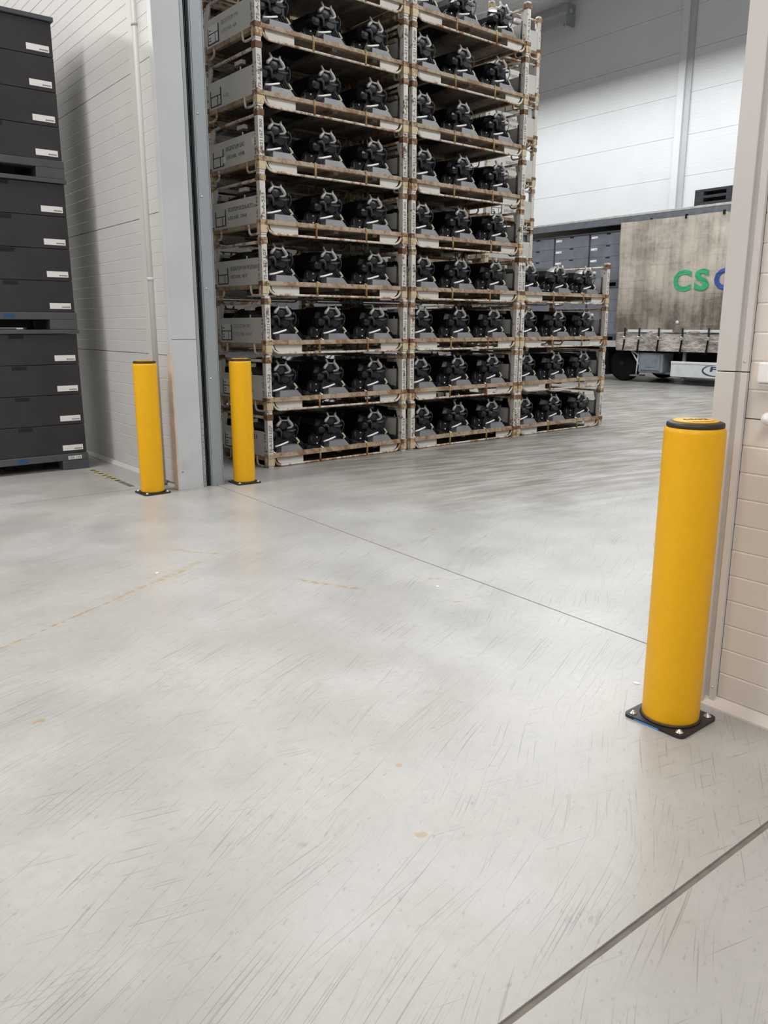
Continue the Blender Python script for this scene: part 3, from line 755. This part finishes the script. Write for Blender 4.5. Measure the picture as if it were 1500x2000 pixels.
def letter(c, lines, mat):
    sp = side_panel_of(c)
    if len(lines) == 3:
        for i, ch in enumerate(lines[1:]): obj('lettering', text_mb(ch, (-0.30 + 0.045 * i, 0.005, 0.29), (1, 0, 0), (0, 0, 1), 0.03, 0.05, 0.0006), mat, sp)
    for s, z, h in ((lines[0], 0.275, 0.042), (lines[1], 0.195, 0.036)):
        if len(lines) == 3: continue
        if s: obj('lettering', text_mb(s, (-0.66, 0.005, z), (1, 0, 0), (0, 0, 1), min(0.58, 0.031 * len(s)), h, 0.0006), mat, sp)
POST_TXT = [text_mb(s, (0.0008, 0.049, 0.16), (0, 0, 1), (0, -1, 0), w, 0.034, 0.0006, 0.01).mesh('lettering') for s, w in (('75-A-521 LG7', 0.30), ('75-A-523', 0.24), ('A-521167 300', 0.32))]
POST_TXT2 = [text_mb(s, (-0.05, -0.0008, 0.17), (0, 0, 1), (-1, 0, 0), w, 0.030, 0.0006).mesh('lettering') for s, w in (('HL 1521', 0.22), ('LG 300 1167', 0.27))]
def post_letters(c, k):
    posts = [p for p in c.children if p.name.startswith('corner_post')]
    posts.sort(key=lambda p: (-p.location.x, p.location.y))
    for i, p in enumerate(posts[:2]):
        obj('lettering', POST_TXT[(k + i) % 3], 'stencil_ink', p)
        if i == 0: obj('lettering', POST_TXT2[k % 2], 'stencil_ink', p)
cols = [(0.035, 9, 'the tall left stack of crates'), (2.06, 9, 'the tall middle stack of crates'), (4.037, 4, 'the short right stack of crates')]
for ci, (s, rows, nm) in enumerate(cols):
    for k in range(rows):
        dx, dy = random.uniform(-0.006, 0.006), random.uniform(-0.008, 0.008)
        x, y = col_at(s + dy)
        c = crate_at(x + dx, y, 0.6 * k, RZ, f'rusty white steel crate, {nth(k)} from the floor in {nm}' if k else f'rusty white steel crate on the floor, under {nm}')
        post_letters(c, k + ci)
        if ci == 0:
            if k in TXT: letter(c, *TXT[k])
            pictogram(side_panel_of(c), k in (0, 1, 2, 7))
            if k == 5:
                sp = side_panel_of(c)
                obj('sticker', MB().box(-0.135, -0.085, 0.004, 0.006, 0.255, 0.325), 'paper', sp); obj('sticker', MB().box(-0.73, -0.66, 0.0035, 0.005, 0.17, 0.235), 'paper', sp)
        parts_in(x + dx, y, 0.6 * k, RZ, f'the {nth(k)} crate of {nm.replace(" of crates", "")}')
# second rank of crates behind the two tall stacks, seen only through the gaps
back_part = None
for ci, s in enumerate((0.035, 2.06)):
    for k in range(9):
        x, y = col_at(s); x -= CD + 0.10
        nm = ('left', 'middle')[ci]
        crate_at(x, y, 0.6 * k, RZ, f'steel crate in the rank behind the tall {nm} stack, {nth(k)} from the floor')
        for i, yc in enumerate(YC):
            o = thing('car_part', f'{("left","middle","right")[i]} car part in the {nth(k)} rear-rank crate behind the {nm} stack', 'car part', (x - math.sin(RZ) * yc, y + math.cos(RZ) * yc, 0.6 * k), RZ, 'black car parts in the rear rank')
            obj('housing', PM['housing'], 'part_black', o); obj('under_body', PM['lower'], 'part_black', o); obj('bracket', PM['bracket'], 'part_alloy', o)
# tall stack standing crosswise behind the short one
for k in range(10):
    c = crate_at(-9.02, 10.13, 0.6 * k + 0.03 * 0, R(90), f'steel crate turned sideways, {nth(k)} from the floor in the tall rear stack')
    letter(c, (('EIGENTUM VW', 'LFD.NR. 3144') if k % 2 else ('EIGENTUM', 'LFD.NR. 508')), 'stencil_ink')
    if k == 5: pictogram(side_panel_of(c), True)

def drop(o):
    for ch in list(o.children): drop(ch)
    bpy.data.objects.remove(o)
drop(proto_crate); drop(proto_part)      # the patterns themselves are not part of the place

# ------------------------------------------------------------------ trailer
TY = 19.0
tr = thing('trailer', 'dirty curtain-sided lorry trailer in the loading hall', 'trailer', (-12, TY, 0))
def T(name, mb, mat, parent=tr, **k):
    mb.v = [(x + 12, y - TY, z) for x, y, z in mb.v]; return obj(name, mb, mat, parent, **k)
XL, XR = -19.6, -6.2
T('roof_rail', MB().box(XL, XR, TY - 0.02, TY + 0.12, 4.14, 4.31, 0.01), 'trailer_grey')
T('roof_edge', MB().box(XL, XR, TY - 0.03, TY + 2.5, 4.31, 4.37, 0.01), 'trailer_alu')
T('roof_rail', MB().box(XL, XR, TY + 2.38, TY + 2.5, 4.14, 4.31, 0.01), 'trailer_grey')
T('deck', MB().box(XL, XR, TY, TY + 2.5, 0.98, 1.10, 0.01), 'trailer_grey')
T('side_raves', MB().box(XL, XR, TY - 0.02, TY, 0.93, 1.10), 'trailer_alu')
T('front_wall', MB().box(XL - 0.06, XL, TY, TY + 2.5, 1.0, 4.3), 'trailer_alu')
T('rear_wall', MB().box(XR, XR + 0.06, TY, TY + 2.5, 1.0, 4.3), 'trailer_alu')
T('far_curtain', MB().box(XL, XR, TY + 2.47, TY + 2.49, 1.0, 4.2), 'tarpaulin')
for y in (TY + 0.75, TY + 1.65):
    T('chassis_beam', MB().box(XL + 1, XR - 0.2, y, y + 0.12, 0.62, 0.98), 'trailer_black')
for x in (-18, -16.2, -14.8, -12.6, -11.2, -9.6):
    T('cross_beam', MB().box(x, x + 0.1, TY + 0.05, TY + 2.45, 0.80, 0.98), 'trailer_black')
for x in (-17.4, -10.2):
    T('side_post', MB().box(x, x + 0.12, TY + 0.03, TY + 0.12, 1.1, 4.14), 'trailer_grey')
# bunched curtain
def fold(u, w, folds, amp):
    d = amp * math.sin(u * folds * 2 * PI + 1.3 * math.sin(w * 2.1)) * (0.35 + 0.65 * math.exp(-u * 3.5)) + 0.012 * math.sin(u * 31 + w * 4) + 0.05 * math.exp(-u * 22)
    return d + 0.03 * math.exp(-((w - 0.93) / 0.06) ** 2) * math.sin(u * 46)
def curtain(x0, x1, z0, z1, folds, amp, y0, gather=True):
    mb = MB(); nx, nz = 150, 26; vs = []
    for side in (0, 1):
        for j in range(nz + 1):
            w = j / nz; z = z0 + (z1 - z0) * w
            for i in range(nx + 1):
                u = i / nx; x = x0 + (x1 - x0) * u
                if gather: x += (1 - u) ** 3 * (0.10 * (1 - w) ** 2 * -1 + 0.05 * math.sin(w * 5))
                d = fold(u, w, folds, amp)
                vs.append((x, y0 - 0.05 - d + (0.008 if side else 0), z))
    n1 = (nx + 1) * (nz + 1); fs = []
    for j in range(nz):
        for i in range(nx):
            a = j * (nx + 1) + i
            fs.append((a, a + 1, a + nx + 2, a + nx + 1)); fs.append((n1 + a, n1 + a + nx + 1, n1 + a + nx + 2, n1 + a + 1))
    for j in range(nz):
        for i in (0, nx):
            a = j * (nx + 1) + i; fs.append((a, a + nx + 1, n1 + a + nx + 1, n1 + a))
    return mb.add(vs, fs, True)
cu = T('curtain', curtain(-13.68, XR, 1.34, 4.16, 9, 0.045, TY), 'tarpaulin', label='dirty grey-brown tarpaulin curtain')
cf = T('curtain_flap', curtain(-13.66, XR, 0.845, 1.36, 7, 0.025, TY, False), 'tarp_flap', label='crumpled shiny lower edge of the curtain')
T('hem_strip', MB().box(-13.6, XR, TY - 0.075, TY - 0.068, 1.33, 1.40), 'guard_white', cf)
for x in (-13.40, -12.95, -12.36, -11.68, -10.96, -10.2):
    T('buckle_strap', MB().tube([(x, TY - 0.11, 1.44), (x + 0.01, TY - 0.12, 1.2), (x - 0.04, TY - 0.10, 0.80)], 0.022, 6), 'trailer_black')
    T('buckle', MB().box(x - 0.035, x + 0.035, TY - 0.15, TY - 0.11, 1.14, 1.22, 0.008), 'zinc_bolt')
for i, (s, x0, x1, m) in enumerate((('C', -12.06, -11.60, 'logo_green'), ('S', -11.52, -11.08, 'logo_green'), ('C', -10.96, -10.50, 'logo_blue'))):
    lt = text_mb(s, (x0, 0, 2.345), (1, 0, 0), (0, 0, 1), x1 - x0, 0.52, 0.002, 0.035)
    lt.v = [(x, TY - 0.066 + y - fold((x + 13.68) / (XR + 13.68), (z - 1.34) / 2.82, 9, 0.045), z) for x, y, z in lt.v]
    T('lettering', lt, m, cu)
for x in (-12.9, -11.9, -10.9):
    T('roller', MB().box(x, x + 0.05, TY - 0.06, TY - 0.02, 4.10, 4.20), 'trailer_black')
T('tear_mark', MB().lathe([(0.05, 0), (0.05, 0.006), (0, 0.012)], (-11.86, TY - 0.095, 1.58), 10, (0, -1, 0)), 'guard_white', cu)
# running gear
wc = (-13.62, TY + 0.34, 0.452)
wh = T('wheel', MB().lathe([(0.28, -0.13), (0.41, -0.14), (0.445, -0.10), (0.45, 0.0), (0.445, 0.10), (0.41, 0.14), (0.28, 0.13)], wc, 40, (0, -1, 0)), 'tyre')
T('rim', MB().lathe([(0.30, 0.10), (0.27, 0.06), (0.14, 0.06), (0.12, 0.12), (0, 0.13)], wc, 28, (0, -1, 0)), 'trailer_black', wh)
wh2 = T('wheel', MB().lathe([(0.28, -0.13), (0.41, -0.14), (0.445, -0.10), (0.45, 0.0), (0.445, 0.10), (0.41, 0.14), (0.28, 0.13)], (-13.62, TY + 2.2, 0.452), 32, (0, -1, 0)), 'tyre')
T('mudguard', MB().tube([(-13.62 + 0.50 * math.cos(R(a)), TY + 0.36, 0.42 + 0.50 * math.sin(R(a))) for a in range(-5, 186, 19)], 0.035, 6), 'trailer_black')
T('shade_block', MB().box(-19.0, -13.2, TY + 0.6, TY + 1.9, 0.30, 0.97, 0.02), 'trailer_black')  # plain dark block added behind the wheel to darken the trailer's underside
T('shade_block', MB().box(-12.2, -7.2, TY + 0.6, TY + 1.9, 0.42, 0.97, 0.02), 'trailer_black')  # second added block, stops light coming through beneath the deck
T('mud_flap', MB().box(-14.16, -14.10, TY + 0.15, TY + 0.55, 0.16, 0.95), 'trailer_black')
T('axle', MB().tube([(-13.66, TY + 0.2, 0.49), (-13.66, TY + 2.3, 0.49)], 0.07, 10), 'trailer_black')
tl = T('tail_lamp_box', MB().box(-14.36, -14.08, TY + 0.02, TY + 0.2, 0.30, 0.66, 0.01), 'trailer_black')
T('red_lens', MB().box(-14.30, -14.12, TY - 0.005, TY + 0.02, 0.48, 0.64, 0.006), 'lamp_red', tl)
T('plate', MB().box(-14.30, -14.06, TY - 0.005, TY + 0.02, 0.32, 0.43, 0.003), 'guard_white', tl)
T('marker_lamp', MB().box(-14.14, -14.02, TY - 0.035, TY - 0.02, 0.965, 0.995), 'lamp_red')
tb = T('toolbox', MB().box(-13.02, -12.28, TY + 0.05, TY + 0.55, 0.27, 0.80, 0.03), 'toolbox_grey')
T('toolbox_door', MB().box(-12.95, -12.36, TY + 0.03, TY + 0.05, 0.33, 0.74, 0.012), 'toolbox_grey', tb)
T('door_panel', MB().box(-12.82, -12.48, TY + 0.022, TY + 0.03, 0.42, 0.64, 0.004), 'toolbox_grey', tb)
for a, b in (((-13.38, 0.93), (-13.02, 0.70)), ((-13.30, 0.86), (-13.02, 0.48)), ((-13.05, 0.80), (-13.09, 0.20))):
    T('stay', MB().tube([(a[0], TY + 0.08, a[1]), (b[0], TY + 0.08, b[1])], 0.022, 6), 'guard_white')
T('landing_foot', MB().box(-13.25, -12.95, TY + 0.02, TY + 0.3, 0.16, 0.20), 'trailer_grey')
T('low_rail', MB().box(-12.6, -11.9, TY + 0.2, TY + 0.26, 0.24, 0.30), 'trailer_grey')
sg = T('side_guard', MB().prism([(TY + 0.0, 0.215), (TY + 0.04, 0.20), (TY + 0.06, 0.20), (TY + 0.06, 0.60), (TY + 0.0, 0.60), (TY - 0.012, 0.58), (TY - 0.012, 0.54), (TY + 0.0, 0.53)], 0, -12.0, -6.4), 'guard_white')
T('lettering', text_mb('Fliegl', (-10.91, TY - 0.002, 0.335), (1, 0.0, 0), (0.18, 0, 1), 0.86, 0.17, 0.003, 0.02), 'logo_navy', sg)
sw = MB(); pts = [(-10.74 + 0.36 * math.cos(R(a)), TY - 0.003, 0.40 + 0.135 * math.sin(R(a))) for a in range(100, 300, 12)]
sw.tube(pts, [0.004 + 0.022 * max(0, math.sin(PI * i / (len(pts) - 1))) ** 1.5 for i in range(len(pts))], 6)
sw.v = [(x, TY + (y - TY) * 0.15 - 0.002, z) for x, y, z in sw.v]
T('swoosh', sw, 'logo_navy', sg)
for x in (-11.72, -9.0):
    T('guard_bracket', MB().box(x, x + 0.08, TY + 0.06, TY + 0.12, 0.12, 0.98), 'trailer_grey')
for x in (-12.0, -7.0):
    for y in (TY + 0.22, TY + 2.28): pass

# box stacks loaded on the trailer: front faces towards -Y
for i, x in enumerate((-13.72, -14.98, -16.24)):
    nm = ('nearest the curtain on the trailer', 'second from the curtain on the trailer', 'third from the curtain on the trailer')[i]
    box_stack(2, at(x, TY + 0.16, R(-90)) if False else at(x - 1.2, TY + 0.16, R(-90)), nm, 'trailer stack', 1.10, ('box_pale', 'pallet_plastic'))
# tall stack behind the trailer with empty pallets on top
zt = box_stack(3, at(-13.55, 22.0, R(-90)), 'in the stack behind the trailer', 'rear stack', 0.0, ('box_pale', 'pallet_plastic'))
for i in range(5):
    p = make_pallet(f'empty dark pallet seen over the trailer roof, {nth(i)} of the five', ('pallet_dark',), False, None, 'empty pallets above the trailer')
    at(-13.55, 22.0, R(-90))(p, zt); zt += 0.174

# ------------------------------------------------------------------ conduit and bracket high on the far wall
cd = thing('cable_duct', 'grey cable duct with bracket high on the far wall', 'duct', (-20.55, 24.2, 12.0))
def D(name, mb, mat): return obj(name, mb, mat, cd)
D('duct', MB().box(-2.0, 0.4, -0.12, 0.0, 0.0, 0.12, 0.01), 'cladding')
D('duct', MB().box(-2.0, 0.1, -0.12, 0.0, -0.35, -0.25, 0.01), 'cladding')
D('bracket', MB().box(0.3, 0.36, -0.2, 0.2, -0.4, 0.3), 'galvanised')

# ------------------------------------------------------------------ small things
ht = thing('hazard_tape', 'worn yellow and black floor tape beside the dark box stack', 'tape', (-8.6, 2.775, 0))
obj('strip', MB().box(0, 0.86, -0.025, 0.025, 0.0, 0.0012), 'tape_yellow', ht)
for i in range(7): obj('black_dash', MB().prism([(0.06 + i * 0.12, -0.025), (0.115 + i * 0.12, -0.025), (0.125 + i * 0.12, 0.025), (0.07 + i * 0.12, 0.025)], 2, 0.0012, 0.002), 'print_black', ht)
obj('end_strip', MB().box(0.88, 1.20, -0.026, 0.026, 0.0, 0.0012), 'tape_grey', ht)

wd = thing('wall_device', 'white plastic box fixed to the cream wall at the right edge', 'wall box', (-1.44, 2.9, 1.29))
obj('cover', MB().box(0.0, 0.16, -0.075, 0.0, 0.012, 0.085, 0.006), 'device_white', wd)
obj('base', MB().box(0.006, 0.154, -0.068, 0.0, 0.0, 0.012, 0.003), 'cladding_warm', wd)
obj('logo_mark', MB().box(0.018, 0.032, -0.062, -0.054, 0.085, 0.0854), 'print_black', wd)
hk = tag(obj('wall_hook', MB().lathe([(0.0, 0), (0.012, 0.0), (0.010, 0.03), (0.020, 0.04), (0.024, 0.055), (0.018, 0.07), (0, 0.074)], (-1.395, 2.9, 1.175), 20, (0, -1, 0)), 'device_white'),
         'white round knob on the cream wall below the white box', 'knob')
def scrap(x, y, s, label):
    m = MB(); pts = []
    for i in range(7):
        a = 2 * PI * i / 7; r = s * random.uniform(0.6, 1.1); pts.append((x + r * math.cos(a), y + 0.7 * r * math.sin(a)))
    m.prism(pts, 2, 0.0, 0.004)
    tag(obj('paper_scrap', m, 'label_white'), label, 'scrap')
scrap(-3.34, 3.17 - 0.13, 0.016, 'tiny white paper scrap on the floor mid-doorway')
scrap(-1.83, 2.83, 0.014, 'tiny white scrap on the floor beside the large bollard')
scrap(-4.62, 1.85, 0.013, 'tiny white scrap on the open floor left of centre')
